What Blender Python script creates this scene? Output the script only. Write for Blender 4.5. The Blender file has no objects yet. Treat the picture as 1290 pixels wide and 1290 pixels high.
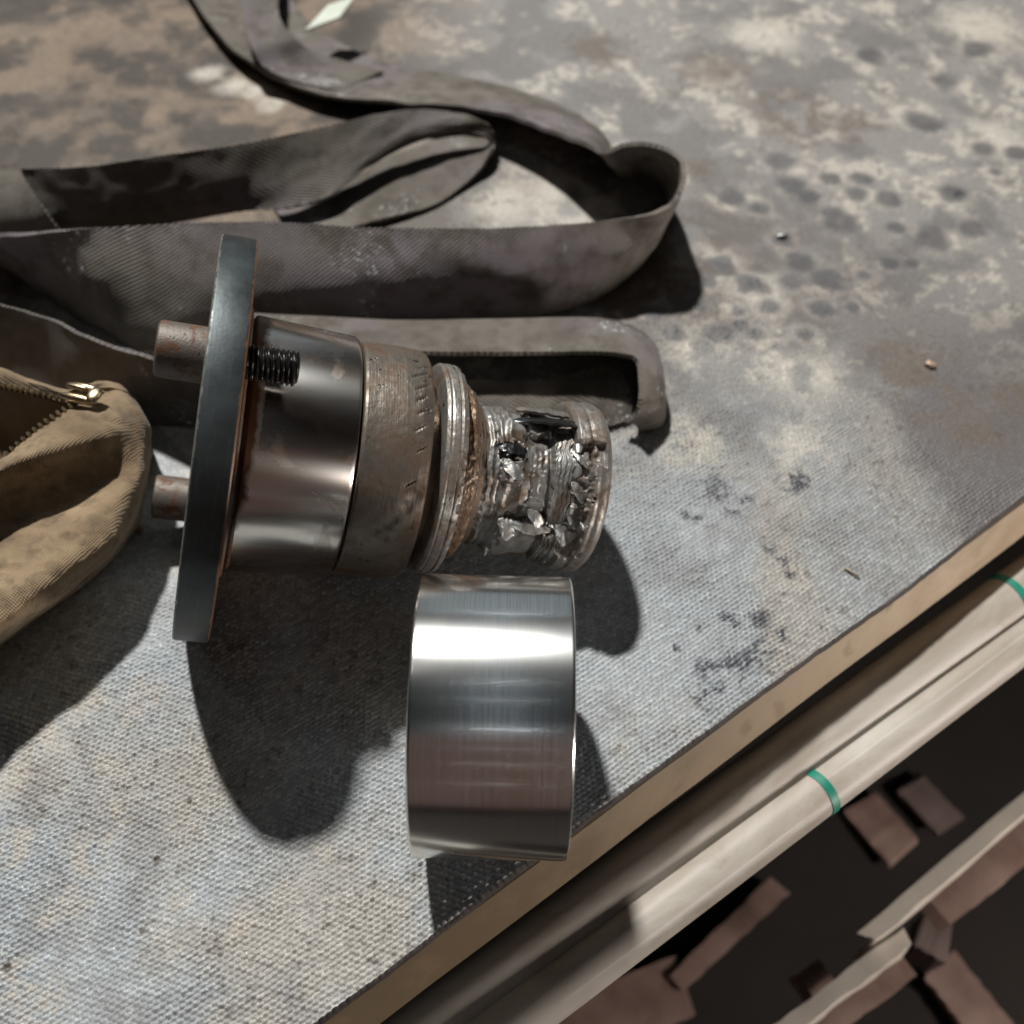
import bpy, bmesh, math, random
import numpy as np
from mathutils import Matrix, Vector

random.seed(7)
rng = np.random.default_rng(7)
S = bpy.context.scene
COL = S.collection

# ------------------------------------------------------------------ camera
cam_d = bpy.data.cameras.new('camera')
cam = bpy.data.objects.new('camera', cam_d)
COL.objects.link(cam)
S.camera = cam
cam_d.sensor_width = 36.0
cam_d.lens = 36.0 * 1400.0 / 1290.0
cam_d.clip_start = 0.01
cam_d.clip_end = 50.0
pitch, roll = math.radians(52), math.radians(1.4)
cam.matrix_world = (Matrix.Translation((0, 0, 0.410)) @ Matrix.Rotation(math.radians(90) - pitch, 4, 'X')
                    @ Matrix.Rotation(roll, 4, 'Z'))
cam_d.dof.use_dof = True
cam_d.dof.focus_distance = 0.41
cam_d.dof.aperture_fstop = 8.2

# ------------------------------------------------------------------ light
W = bpy.data.worlds.new('World')
S.world = W
W.use_nodes = True
bg = W.node_tree.nodes['Background']
bg.inputs[0].default_value = (0.62, 0.40, 0.33, 1)
bg.inputs[1].default_value = 0.006


def lamp(name, loc, target, sx, sy, power, color, shape='RECTANGLE'):
    d = bpy.data.lights.new(name, 'AREA')
    d.shape = shape
    d.size = sx
    if shape in ('RECTANGLE', 'ELLIPSE'):
        d.size_y = sy
    d.energy = power
    d.color = color
    o = bpy.data.objects.new(name, d)
    COL.objects.link(o)
    o.location = loc
    o.rotation_euler = (Vector(target) - Vector(loc)).to_track_quat('-Z', 'Y').to_euler()
    return o


AIM = (0.0, 0.22, 0.0)
# main floodlight behind the bench, high and slightly to the left
lamp('floodlight', (-0.80, 2.05, 3.30), AIM, 0.20, 0.20, 220, (1.0, 0.975, 0.93), 'DISK')
# weaker lamp further to the left
lamp('side_lamp', (-1.0, 0.48, 1.90), AIM, 0.10, 0.10, 0.8, (1.0, 0.95, 0.90), 'DISK')
# added fill lamps standing in for the unseen pale hall ceiling
lamp('ceiling_fill', (0.0, 0.9, 2.7), (0.0, 0.9, 0.0), 0.4, 7.3, 2.0, (0.80, 0.92, 1.0)).rotation_euler = (0, 0, 0)
lamp('ceiling_fill', (0.0, -1.25, 2.7), (0.0, -1.2, 0.0), 0.5, 3.0, 1.4, (0.84, 0.94, 1.0)).rotation_euler = (0, 0, 0)
# added warm fill lamp standing in for the brown hall in front
lamp('warm_fill', (0.25, -1.7, 0.80), (0.25, 0.2, 0.75), 2.6, 2.4, 1.7, (1.0, 0.66, 0.56))
# added fill lamp in place of an unseen pale far wall
lamp('back_fill', (0.0, 3.6, 1.1), (0.0, 0.2, 0.1), 1.6, 1.8, 2.2, (0.84, 0.95, 1.0))
# added fill lamp below the bench top for the edge, rack and scrap
lamp('low_fill', (0.78, -0.02, -0.035), (0.20, 0.20, -0.06), 0.12, 0.08, 4.4, (1.0, 0.90, 0.82))
# rows of tube lamps in the hall
for ang, pw in ((87, 0.12), (73, 0.07), (51, 0.26), (36, 0.04), (24, 0.05), (8, 0.04), (149, 0.12)):
    a = math.radians(ang)
    lamp('tube_lamp', (0.05, 0.19 - 2.6 * math.cos(a), 0.05 + 2.6 * math.sin(a)), (0, 0.19, 0.05), 0.50, 0.006, pw,
         (0.95, 0.98, 1.0))

S.view_settings.view_transform = 'Standard'
S.view_settings.look = 'None'
S.view_settings.gamma = 1.0
S.view_settings.exposure = 0.0
S.view_settings.use_curve_mapping = False
S.render.engine = 'CYCLES'


# ------------------------------------------------------------------ helpers
def tag(o, label=None, cat=None, group=None, kind=None):
    if label:
        o['label'] = label
    if cat:
        o['category'] = cat
    if group:
        o['group'] = group
    if kind:
        o['kind'] = kind
    return o


def empty(name, loc, rot=None):
    o = bpy.data.objects.new(name, None)
    o.empty_display_size = 0.02
    COL.objects.link(o)
    m = Matrix.Translation(loc)
    if rot is not None:
        m = m @ rot.to_4x4()
    o.matrix_world = m
    return o


def meshobj(name, verts, faces, mat, parent=None, smooth=True, uv=None, sharp=None):
    me = bpy.data.meshes.new(name)
    verts = np.asarray(verts, dtype=np.float32)
    faces = np.asarray(faces)
    if isinstance(faces, np.ndarray) and faces.ndim == 2:
        n, k = faces.shape
        me.vertices.add(len(verts))
        me.vertices.foreach_set('co', verts.ravel())
        me.loops.add(n * k)
        me.loops.foreach_set('vertex_index', faces.astype(np.int32).ravel())
        me.polygons.add(n)
        me.polygons.foreach_set('loop_start', np.arange(n, dtype=np.int32) * k)
        me.polygons.foreach_set('loop_total', np.full(n, k, dtype=np.int32))
        me.update(calc_edges=True)
    if uv is not None:
        l = me.uv_layers.new(name='UVMap')
        l.data.foreach_set('uv', np.asarray(uv, dtype=np.float32)[faces.ravel()].ravel())
    me.polygons.foreach_set('use_smooth', np.full(len(me.polygons), bool(smooth)))
    me.materials.append(mat)
    if sharp is not None:
        me.set_sharp_from_angle(angle=math.radians(sharp))
    o = bpy.data.objects.new(name, me)
    COL.objects.link(o)
    if parent:
        o.parent = parent
    return o


def from_bm(name, bm, mat, parent=None, smooth=True, sharp=35):
    bmesh.ops.recalc_face_normals(bm, faces=bm.faces[:])
    me = bpy.data.meshes.new(name)
    bm.to_mesh(me)
    bm.free()
    me.polygons.foreach_set('use_smooth', np.full(len(me.polygons), bool(smooth)))
    if smooth:
        me.set_sharp_from_angle(angle=math.radians(sharp))
    me.materials.append(mat)
    o = bpy.data.objects.new(name, me)
    COL.objects.link(o)
    if parent:
        o.parent = parent
    return o


def gridfaces(nu, nv, wrap=False):
    j = np.arange(nv if wrap else nv - 1)
    i = np.arange(nu - 1)
    I, J = np.meshgrid(i, j, indexing='ij')
    J2 = (J + 1) % nv
    return np.stack([I * nv + J, (I + 1) * nv + J, (I + 1) * nv + J2, I * nv + J2], -1).reshape(-1, 4)


def lathe(name, prof, mat, parent, off=(0, 0, 0), n=160, sharp=30):
    """closed or open profile of (x, r) turned about the local X axis"""
    pr = np.array(prof)
    t = np.linspace(0, 2 * np.pi, n, endpoint=False)
    X = np.repeat(pr[:, :1], n, 1)
    Y = pr[:, 1:] * np.cos(t)
    Z = pr[:, 1:] * np.sin(t)
    v = np.stack([X, Y, Z], -1).reshape(-1, 3) + np.array(off)
    return meshobj(name, v, gridfaces(len(pr), n, True)[:, ::-1], mat, parent, True, sharp=sharp)


def chamfered(x0, x1, r, c, rin=0.0, steps=3):
    """profile of a solid or hollow turned piece with rounded edges"""
    p = [(x0, rin if rin else 0.0002), (x0, r - c)]
    for k in range(1, steps):
        a = math.pi / 2 * k / steps
        p.append((x0 + c - c * math.cos(a), r - c + c * math.sin(a)))
    p += [(x0 + c, r), (x1 - c, r)]
    for k in range(1, steps):
        a = math.pi / 2 * k / steps
        p.append((x1 - c + c * math.sin(a), r - c + c * math.cos(a)))
    p += [(x1, r - c), (x1, rin if rin else 0.0002)]
    if rin:
        p.append((x0, rin))
    return p


def hash3(i, j, k):
    h = (i * 374761393 + j * 668265263 + k * 2147483647 % 4294967291) & 0xFFFFFFFF
    h = ((h ^ (h >> 13)) * 1274126177) & 0xFFFFFFFF
    return ((h ^ (h >> 16)) & 0xFFFF) / 65535.0


def vnoise(x, y, z=None):
    if z is None:
        z = np.zeros_like(x)
    xi, yi, zi = np.floor(x).astype(np.int64), np.floor(y).astype(np.int64), np.floor(z).astype(np.int64)
    fx, fy, fz = x - xi, y - yi, z - zi
    fx, fy, fz = [f * f * (3 - 2 * f) for f in (fx, fy, fz)]
    r = 0
    for a in (0, 1):
        for b in (0, 1):
            for c in (0, 1):
                w = (fx if a else 1 - fx) * (fy if b else 1 - fy) * (fz if c else 1 - fz)
                r = r + w * hash3(xi + a, yi + b, zi + c)
    return r


def fbm(x, y, z=None, oct=4):
    r, a, t = 0, 1.0, 0.0
    for k in range(oct):
        f = 2.03 ** k
        r = r + a * vnoise(x * f + 17 * k, y * f - 9 * k, None if z is None else z * f + 5 * k)
        t += a
        a *= 0.55
    return r / t


def sstep(a, b, x):
    t = np.clip((x - a) / (b - a), 0, 1)
    return t * t * (3 - 2 * t)


def catmull(P, m):
    """P: (n, ...) control rows -> m samples, centripetal-ish uniform Catmull-Rom by chord length"""
    P = np.asarray(P, dtype=float)
    n = len(P)
    ext = np.concatenate([[2 * P[0] - P[1]], P, [2 * P[-1] - P[-2]]])
    mid = P.reshape(n, -1, 3).mean(1)
    L = np.r_[0, np.cumsum(np.linalg.norm(np.diff(mid, axis=0), axis=1) + 1e-6)]
    q = np.linspace(0, L[-1], m)
    i = np.clip(np.searchsorted(L, q, side='right') - 1, 0, n - 2)
    t = ((q - L[i]) / (L[i + 1] - L[i])).reshape((-1,) + (1,) * (P.ndim - 1))
    a, b, c, d = ext[i], ext[i + 1], ext[i + 2], ext[i + 3]
    return 0.5 * ((2 * b) + (c - a) * t + (2 * a - 5 * b + 4 * c - d) * t ** 2 + (3 * b - a - 3 * c + d) * t ** 3), q


# ------------------------------------------------------------------ materials
class NT:
    def __init__(self, name):
        self.m = bpy.data.materials.new(name)
        self.m.use_nodes = True
        self.t = self.m.node_tree
        self.b = self.t.nodes['Principled BSDF']

    def n(self, kind, **kw):
        o = self.t.nodes.new(kind)
        for k, v in kw.items():
            if k.startswith('i_'):
                key = k[2:]
                key = int(key) if key.isdigit() else key.replace('_', ' ')
                self.put(o.inputs[key], v)
            else:
                setattr(o, k, v)
        return o

    def put(self, sock, v):
        if isinstance(v, bpy.types.NodeSocket):
            self.t.links.new(v, sock)
        else:
            sock.default_value = v

    def set(self, **kw):
        for k, v in kw.items():
            self.put(self.b.inputs[k.replace('_', ' ')], v)

    def obj(self):
        return self.n('ShaderNodeTexCoord').outputs['Object']

    def uv(self):
        return self.n('ShaderNodeTexCoord').outputs['UV']

    def noise(self, vec, scale, detail=4, rough=0.55, dist=0.0):
        return self.n('ShaderNodeTexNoise', i_Vector=vec, i_Scale=scale, i_Detail=detail, i_Roughness=rough,
                      i_Distortion=dist).outputs['Fac']

    def map(self, vec, scale=(1, 1, 1), rot=(0, 0, 0)):
        return self.n('ShaderNodeMapping', i_Vector=vec, i_Scale=scale, i_Rotation=rot).outputs[0]

    def ramp(self, fac, stops):
        r = self.n('ShaderNodeValToRGB', i_Fac=fac)
        e = r.color_ramp.elements
        while len(e) < len(stops):
            e.new(0.5)
        for k, (p, c) in enumerate(stops):
            e[k].position = p
            e[k].color = (c, c, c, 1) if isinstance(c, (int, float)) else (*c, 1)
        return r.outputs[0]

    def mix(self, fac, a, b, blend='MIX'):
        m = self.n('ShaderNodeMix', data_type='RGBA', blend_type=blend)
        self.put(m.inputs[0], fac)
        self.put(m.inputs[6], (*a, 1) if isinstance(a, tuple) else a)
        self.put(m.inputs[7], (*b, 1) if isinstance(b, tuple) else b)
        return m.outputs[2]

    def math(self, op, a, b=0.0, c=0.0):
        m = self.n('ShaderNodeMath', operation=op)
        self.put(m.inputs[0], a)
        self.put(m.inputs[1], b)
        self.put(m.inputs[2], c)
        return m.outputs[0]

    def bump(self, h, strength, dist, normal=None):
        b = self.n('ShaderNodeBump', i_Height=h, i_Strength=strength, i_Distance=dist)
        if normal is not None:
            self.put(b.inputs['Normal'], normal)
        return b.outputs[0]


def m_mat():
    k = NT('woven_belt')
    col = k.n('ShaderNodeAttribute', attribute_name='Col')
    wet = k.n('ShaderNodeAttribute', attribute_name='wet').outputs['Fac']
    o = k.obj()
    fine = k.noise(o, 1400, 3, 0.6)
    c = k.mix(1.0, col.outputs['Color'], k.ramp(fine, [(0.25, 0.50), (0.72, 1.0)]), 'MULTIPLY')
    c2 = k.mix(1.0, c, c, 'ADD')
    c = k.mix(k.math('MULTIPLY', k.math('SUBTRACT', 1.0, wet), k.ramp(k.noise(o, 900, 2), [(0.56, 0.0), (0.72, 0.55)])), c, c2)
    rough = k.math('SUBTRACT', 0.44, k.math('MULTIPLY', wet, 0.30))
    k.set(Base_Color=c, Roughness=rough, Normal=k.bump(fine, 0.5, 0.0005))
    k.b.inputs['Specular IOR Level'].default_value = 0.42
    return k.m


def m_plain(name, col, rough=0.6, metal=0.0, var=0.35, scale=60, dark=None, bump=0.2, bdist=0.0006, detail=6):
    k = NT(name)
    o = k.obj()
    n = k.noise(o, scale, detail, 0.6)
    n2 = k.noise(o, scale * 6, 4, 0.6)
    d = dark or tuple(c * (1 - var) for c in col)
    c = k.mix(k.ramp(n, [(0.35, 0.0), (0.65, 1.0)]), d, col)
    c = k.mix(k.math('MULTIPLY', n2, 0.35), c, d)
    k.set(Base_Color=c, Roughness=k.math('ADD', k.math('MULTIPLY', n, 0.25), rough - 0.12), Metallic=metal,
          Normal=k.bump(n2, bump, bdist))
    return k.m


def m_strap(tint=(0.062, 0.055, 0.047), light=(0.150, 0.136, 0.120)):
    k = NT('webbing')
    uv = k.uv()
    o = k.obj()
    sep = k.n('ShaderNodeSeparateXYZ', i_0=uv)
    u, v = sep.outputs[0], sep.outputs[1]
    # diagonal twill ribs
    ph = k.math('SUBTRACT', k.math('MULTIPLY', u, 2000.0), k.math('MULTIPLY', v, 2900.0))
    rib = k.math('SINE', ph)
    cross = k.math('SINE', k.math('MULTIPLY', u, 4200.0))
    h = k.math('ADD', k.math('MULTIPLY', rib, 0.5), k.math('MULTIPLY', cross, 0.18))
    n = k.noise(o, 14, 6, 0.62, 0.4)
    n2 = k.noise(o, 70, 5, 0.6)
    c = k.mix(k.ramp(n, [(0.35, 0.0), (0.68, 1.0)]), tint, light)
    c = k.mix(k.ramp(k.noise(k.map(o, (1, 1, 1), (0, 0, 1)), 9, 3), [(0.50, 0.0), (0.66, 0.6)]), c, (0.150, 0.125, 0.172))
    c = k.mix(k.ramp(n2, [(0.46, 0.0), (0.66, 0.85)]), c, (0.034, 0.026, 0.020))
    c = k.mix(k.math('MULTIPLY_ADD', rib, 0.11, 0.11), c, (0.30, 0.26, 0.20))
    wet = k.ramp(k.noise(o, 26, 3), [(0.58, 0.0), (0.66, 1.0)])
    painted_glint = k.math('MULTIPLY', wet, k.ramp(k.noise(o, 420, 2, 0.5), [(0.62, 0.0), (0.68, 1.0)]))
    c = k.mix(k.math('MULTIPLY', painted_glint, 0.8), c, (0.55, 0.60, 0.64))  # pale specks painted on as sparkles of the wet patches
    k.set(Base_Color=c, Roughness=k.math('SUBTRACT', 0.78, k.math('MULTIPLY', wet, 0.5)),
          Normal=k.bump(h, 0.8, 0.0005, k.bump(n2, 0.4, 0.0015)))
    return k.m


def m_ring():
    k = NT('bright_steel')
    o = k.obj()
    tan = k.n('ShaderNodeTangent', direction_type='RADIAL', axis='X').outputs[0]
    lines = k.noise(k.map(o, (2200, 20, 20)), 1.0, 5, 0.7)      # turning marks run round the ring
    blot = k.noise(o, 42, 5, 0.6, 0.5)
    c = k.mix(k.ramp(blot, [(0.45, 0.0), (0.75, 1.0)]), (0.88, 0.91, 0.92), (0.82, 0.80, 0.74))
    c = k.mix(k.math('MULTIPLY', k.ramp(lines, [(0.42, 0.0), (0.66, 1.0)]), 0.45), c, (0.50, 0.52, 0.54))
    spots = k.ramp(k.noise(o, 160, 4, 0.7), [(0.62, 0.0), (0.72, 1.0)])
    zone = k.ramp(k.noise(o, 30, 2), [(0.52, 0.0), (0.64, 1.0)])
    c = k.mix(k.math('MULTIPLY', k.math('MULTIPLY', spots, zone), 0.5), c, (0.30, 0.31, 0.32))
    scr = k.ramp(k.noise(k.map(o, (60, 900, 900), (0, 0, 0.05)), 1.0, 2, 0.4), [(0.70, 0.0), (0.74, 1.0)])
    c = k.mix(k.math('MULTIPLY', scr, 0.35), c, (0.95, 0.96, 0.97))
    warm_tint = k.ramp(k.noise(o, 26, 4, 0.6, 1.0), [(0.55, 0.0), (0.72, 1.0)])
    c = k.mix(k.math('MULTIPLY', warm_tint, 0.35), c, (0.72, 0.62, 0.46))
    k.set(Coat_Weight=0.7, Coat_Roughness=0.035, Coat_IOR=1.6)      # thin oil film
    k.set(Base_Color=c, Metallic=1.0, Roughness=k.math('MULTIPLY_ADD', blot, 0.08, k.math('MULTIPLY_ADD', lines, 0.10, 0.155)), Anisotropic=0.60,
          Anisotropic_Rotation=0.25, Tangent=tan, Normal=k.bump(lines, 0.05, 0.0002))
    return k.m


def m_polished():
    k = NT('polished_journal_steel')
    o = k.obj()
    tan = k.n('ShaderNodeTangent', direction_type='RADIAL', axis='X').outputs[0]
    lines = k.noise(k.map(o, (1600, 24, 24)), 1.0, 4, 0.7)
    blot = k.noise(o, 34, 5, 0.6, 0.8)
    stain_reflection = k.ramp(blot, [(0.50, 0.0), (0.66, 1.0)])
    c = k.mix(k.math('MULTIPLY', lines, 0.4), (0.80, 0.80, 0.77), (0.50, 0.49, 0.46))
    c = k.mix(k.math('MULTIPLY', stain_reflection, 0.8), c, (0.24, 0.13, 0.08))  # brown stain, deepened to paint in dark brown reflections
    warm_tint = k.ramp(k.noise(k.map(o, (10, 55, 55)), 1.0, 4, 0.6, 0.6), [(0.40, 0.0), (0.60, 1.0)])
    c = k.mix(k.math('MULTIPLY', warm_tint, 0.65), c, (0.46, 0.27, 0.19))  # red-brown streaks along the axis paint warm reflections into the colour
    sx = k.n('ShaderNodeSeparateXYZ', i_0=o)
    root = k.math('ADD', k.math('MULTIPLY', sx.outputs[0], -90.0), k.math('MULTIPLY', sx.outputs[2], 9.0))
    root = k.math('ADD', root, k.math('MULTIPLY', blot, 1.2))
    rust = k.ramp(root, [(0.26, 0.0), (0.52, 1.0)])
    c = k.mix(rust, c, (0.10, 0.045, 0.022))
    stain_reflection = k.math('MAXIMUM', stain_reflection, rust)
    k.set(Base_Color=c, Metallic=k.math('SUBTRACT', 1.0, k.math('MULTIPLY', rust, 0.6)), Roughness=k.math('MULTIPLY_ADD', stain_reflection, 0.16, 0.26), Anisotropic=0.8, Anisotropic_Rotation=0.25, Tangent=tan,
          Normal=k.bump(lines, 0.03, 0.0002))
    return k.m


def m_flange():
    k = NT('blued_steel')
    o = k.obj()
    n = k.noise(o, 40, 6, 0.62)
    n2 = k.noise(o, 420, 4, 0.6)
    c = k.mix(k.ramp(n, [(0.35, 0.0), (0.7, 1.0)]), (0.042, 0.050, 0.053), (0.080, 0.094, 0.098))
    c = k.mix(k.ramp(n2, [(0.62, 0.0), (0.80, 0.35)]), c, (0.16, 0.18, 0.19))
    x = k.n('ShaderNodeSeparateXYZ', i_0=o).outputs[0]
    rim = k.n('ShaderNodeMapRange', i_Value=k.math('ADD', k.math('MULTIPLY', x, -1000.0), k.math('MULTIPLY', k.noise(o, 260, 4, 0.7), 1.8)), i_1=6.9, i_2=7.5).outputs[0]
    c = k.mix(k.math('MULTIPLY', rim, 0.8), c, (0.38, 0.38, 0.34))
    rr = k.n('ShaderNodeMapRange', i_Value=k.math('ADD', k.math('MULTIPLY', x, 1000.0), k.math('MULTIPLY', k.noise(o, 150, 5, 0.7), 2.6)), i_1=7.1, i_2=7.7).outputs[0]
    c = k.mix(k.math('MULTIPLY', rr, 0.9), c, (0.17, 0.085, 0.042))
    mk = k.ramp(k.noise(k.map(o, (900, 40, 40)), 1.0, 3, 0.6), [(0.56, 0.0), (0.80, 0.3)])
    c = k.mix(mk, c, (0.16, 0.18, 0.185))
    k.set(Base_Color=c, Metallic=k.math('MULTIPLY_ADD', rr, -0.5, 0.75), Roughness=k.math('MULTIPLY_ADD', n, 0.25, 0.34), Normal=k.bump(n2, 0.2, 0.0004))
    return k.m


def m_rusty(name, steel, rust, lo, hi, scale=50, metal=0.85, rough=0.38, pits=True, axis_lines=True, bump=0.35):
    k = NT(name)
    o = k.obj()
    n = k.noise(o, scale, 6, 0.66, 0.6)
    f = k.ramp(n, [(lo, 0.0), (hi, 1.0)])
    c = k.mix(f, steel, rust)
    fine = k.noise(o, scale * 9, 4, 0.65)
    h = fine
    if axis_lines:
        ln = k.noise(k.map(o, (1500, 30, 30)), 1.0, 3, 0.6)
        c = k.mix(k.math('MULTIPLY', ln, 0.35), c, tuple(x * 0.45 for x in steel))
        h = k.math('ADD', k.math('MULTIPLY', ln, 0.5), fine)
    if pits:
        p = k.ramp(k.noise(o, scale * 5, 3, 0.5), [(0.63, 0.0), (0.68, 1.0)])
        z = k.ramp(k.noise(o, scale * 0.9, 2), [(0.46, 0.0), (0.60, 1.0)])
        pz = k.math('MULTIPLY', p, z)
        c = k.mix(pz, c, (0.035, 0.022, 0.015))
        h = k.math('SUBTRACT', h, k.math('MULTIPLY', pz, 1.5))
    k.set(Base_Color=c, Metallic=k.math('MULTIPLY_ADD', f, -0.5 * metal, metal),
          Roughness=k.math('MULTIPLY_ADD', f, 0.25, rough), Normal=k.bump(h, bump, 0.0006))
    return k.m


def m_canvas():
    k = NT('khaki_canvas')
    o = k.obj()
    n = k.noise(o, 22, 6, 0.62, 0.3)
    n2 = k.noise(o, 130, 5, 0.6)
    c = k.mix(k.ramp(n, [(0.35, 0.0), (0.66, 1.0)]), (0.140, 0.092, 0.050), (0.315, 0.232, 0.140))
    c = k.mix(k.ramp(n2, [(0.46, 0.0), (0.68, 0.75)]), c, (0.085, 0.056, 0.032))
    w = k.math('ADD', k.n('ShaderNodeTexWave', i_Vector=k.map(o, (1, 1, 1), (0, 0, 0.5)), i_Scale=330.0, i_Distortion=2.5).outputs['Fac'],
               k.n('ShaderNodeTexWave', i_Vector=k.map(o, (1, 1, 1), (0, 0, 2.07)), i_Scale=330.0, i_Distortion=2.5).outputs['Fac'])
    k.set(Base_Color=c, Roughness=0.9, Normal=k.bump(w, 0.45, 0.0004, k.bump(n2, 0.45, 0.0012)))
    k.b.inputs['Sheen Weight'].default_value = 0.15
    return k.m


def m_worn():
    k = NT('galled_steel')
    o = k.obj()
    n = k.noise(o, 75, 5, 0.6, 0.8)
    fine = k.noise(o, 700, 3, 0.6)
    c = k.mix(k.ramp(n, [(0.40, 0.0), (0.58, 1.0)]), (0.27, 0.268, 0.258), (0.105, 0.078, 0.057))
    pt = k.n('ShaderNodeNewGeometry').outputs['Pointiness']
    edge = k.ramp(pt, [(0.52, 0.0), (0.60, 1.0)])          # worn, freshly torn edges are bare metal
    c = k.mix(k.math('MULTIPLY', edge, 0.75), c, (0.56, 0.57, 0.57))
    k.set(Base_Color=c, Metallic=k.math('MULTIPLY_ADD', edge, 0.35, 0.55), Roughness=k.math('MULTIPLY_ADD', n, 0.30, 0.30),
          Normal=k.bump(fine, 0.10, 0.0004))
    return k.m


def m_pipe():
    k = NT('grimy_cream_paint')
    o = k.obj()
    n = k.noise(k.map(o, (0.35, 1, 1)), 30, 6, 0.62, 0.5)
    c = k.mix(k.ramp(n, [(0.38, 0.0), (0.66, 1.0)]), (0.33, 0.29, 0.245), (0.50, 0.475, 0.43))
    d = k.noise(k.map(o, (0.5, 1, 1)), 85, 4, 0.6, 0.6)
    c = k.mix(k.ramp(d, [(0.56, 0.0), (0.74, 0.5)]), c, (0.24, 0.18, 0.135))
    s = k.noise(k.map(o, (4, 260, 260)), 1.0, 3, 0.5)
    c = k.mix(k.ramp(s, [(0.62, 0.0), (0.72, 0.4)]), c, (0.66, 0.63, 0.58))
    k.set(Base_Color=c, Roughness=k.math('MULTIPLY_ADD', n, 0.2, 0.40), Normal=k.bump(d, 0.15, 0.0008))
    return k.m


def m_board():
    k = NT('bench_board_wood')
    o = k.obj()
    x = k.n('ShaderNodeSeparateXYZ', i_0=o).outputs[0]
    n = k.noise(o, 20, 6, 0.62, 0.4)
    n2 = k.noise(o, 150, 4, 0.6)
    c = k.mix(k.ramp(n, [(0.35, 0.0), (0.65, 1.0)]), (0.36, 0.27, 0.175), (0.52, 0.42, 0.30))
    # board browner and darker towards its left end, ragged border, and loose oil spots
    left_brown = k.math('ADD', k.math('MULTIPLY', x, -4.0), k.math('MULTIPLY_ADD', n, 1.1, 0.25))
    c = k.mix(k.ramp(left_brown, [(0.15, 0.0), (0.75, 0.92)]), c, (0.115, 0.078, 0.036))
    c = k.mix(k.ramp(k.noise(o, 55, 3, 0.5), [(0.60, 0.0), (0.70, 0.7)]), c, (0.20, 0.135, 0.07))
    c = k.mix(k.math('MULTIPLY', n2, 0.35), c, (0.20, 0.15, 0.10))
    k.set(Base_Color=c, Roughness=0.65, Normal=k.bump(n2, 0.25, 0.0006))
    return k.m


M = {
    'mat': m_mat(),
    'matedge': m_plain('belt_rubber', (0.075, 0.062, 0.058), 0.8, 0, 0.5, 90),
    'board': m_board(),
    'strap': m_strap(),
    'strap_shaded': m_strap((0.050, 0.047, 0.048), (0.10, 0.092, 0.096)),  # darker copy of the webbing, shade put into its colour
    'ring': m_ring(),
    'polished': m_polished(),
    'flange': m_flange(),
    'flange_edge': m_rusty('rusted_flange_step', (0.18, 0.15, 0.13), (0.17, 0.070, 0.028), 0.38, 0.60, 90, 0.5, 0.6),
    'bearing': m_rusty('worn_bearing_steel', (0.20, 0.178, 0.152), (0.105, 0.056, 0.029), 0.42, 0.62, 46, 0.7, 0.42),
    'steel': m_rusty('scuffed_steel', (0.37, 0.355, 0.335), (0.13, 0.085, 0.055), 0.44, 0.64, 80, 0.85, 0.42),
    'amber': m_rusty('brown_oily_steel', (0.26, 0.205, 0.155), (0.13, 0.065, 0.032), 0.36, 0.62, 80, 0.8, 0.34),
    'worn': m_worn(),
    'burr': m_rusty('torn_bright_metal', (0.46, 0.47, 0.47), (0.17, 0.135, 0.10), 0.46, 0.64, 120, 0.9, 0.38, False, False, 0.3),
    'sliver': m_plain('dark_sliver_steel', (0.10, 0.105, 0.11), 0.30, 0.9, 0.5, 140),
    'bolt': m_rusty('oxidised_bolt', (0.135, 0.118, 0.104), (0.115, 0.052, 0.026), 0.48, 0.62, 170, 0.45, 0.5, True, False),
    'thread': m_plain('black_oily_thread', (0.045, 0.043, 0.042), 0.30, 0.8, 0.4, 200),
    'canvas': m_canvas(),
    'lining': m_plain('bag_lining', (0.17, 0.115, 0.065), 0.9, 0, 0.4, 60),
    'brass': m_plain('old_brass', (0.52, 0.42, 0.28), 0.32, 1.0, 0.35, 300),
    'pipe': m_pipe(),
    'green': m_plain('green_tape', (0.010, 0.22, 0.15), 0.5, 0, 0.2, 80),
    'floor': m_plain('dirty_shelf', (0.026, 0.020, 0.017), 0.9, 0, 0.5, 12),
    'scrap': m_plain('primed_scrap_steel', (0.33, 0.235, 0.20), 0.7, 0.0, 0.45, 20, (0.17, 0.10, 0.080), 0.3, 0.001),
    'scrap_dark': m_plain('dark_scrap_steel', (0.20, 0.145, 0.135), 0.6, 0.0, 0.45, 18),
    'scrap_pale': m_plain('pale_scrap_steel', (0.72, 0.66, 0.58), 0.5, 0.0, 0.3, 18),
    'plastic': m_plain('pale_plastic', (0.62, 0.66, 0.58), 0.35, 0, 0.2, 60),
    'rustchip': m_plain('rusty_chip', (0.50, 0.44, 0.39), 0.5, 0.2, 0.5, 200, (0.34, 0.22, 0.15)),
    'straw': m_plain('straw_wood', (0.60, 0.50, 0.34), 0.7, 0, 0.2, 100),
    'grit': m_plain('metal_chip', (0.45, 0.45, 0.45), 0.35, 0.8, 0.4, 200),
}

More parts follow.
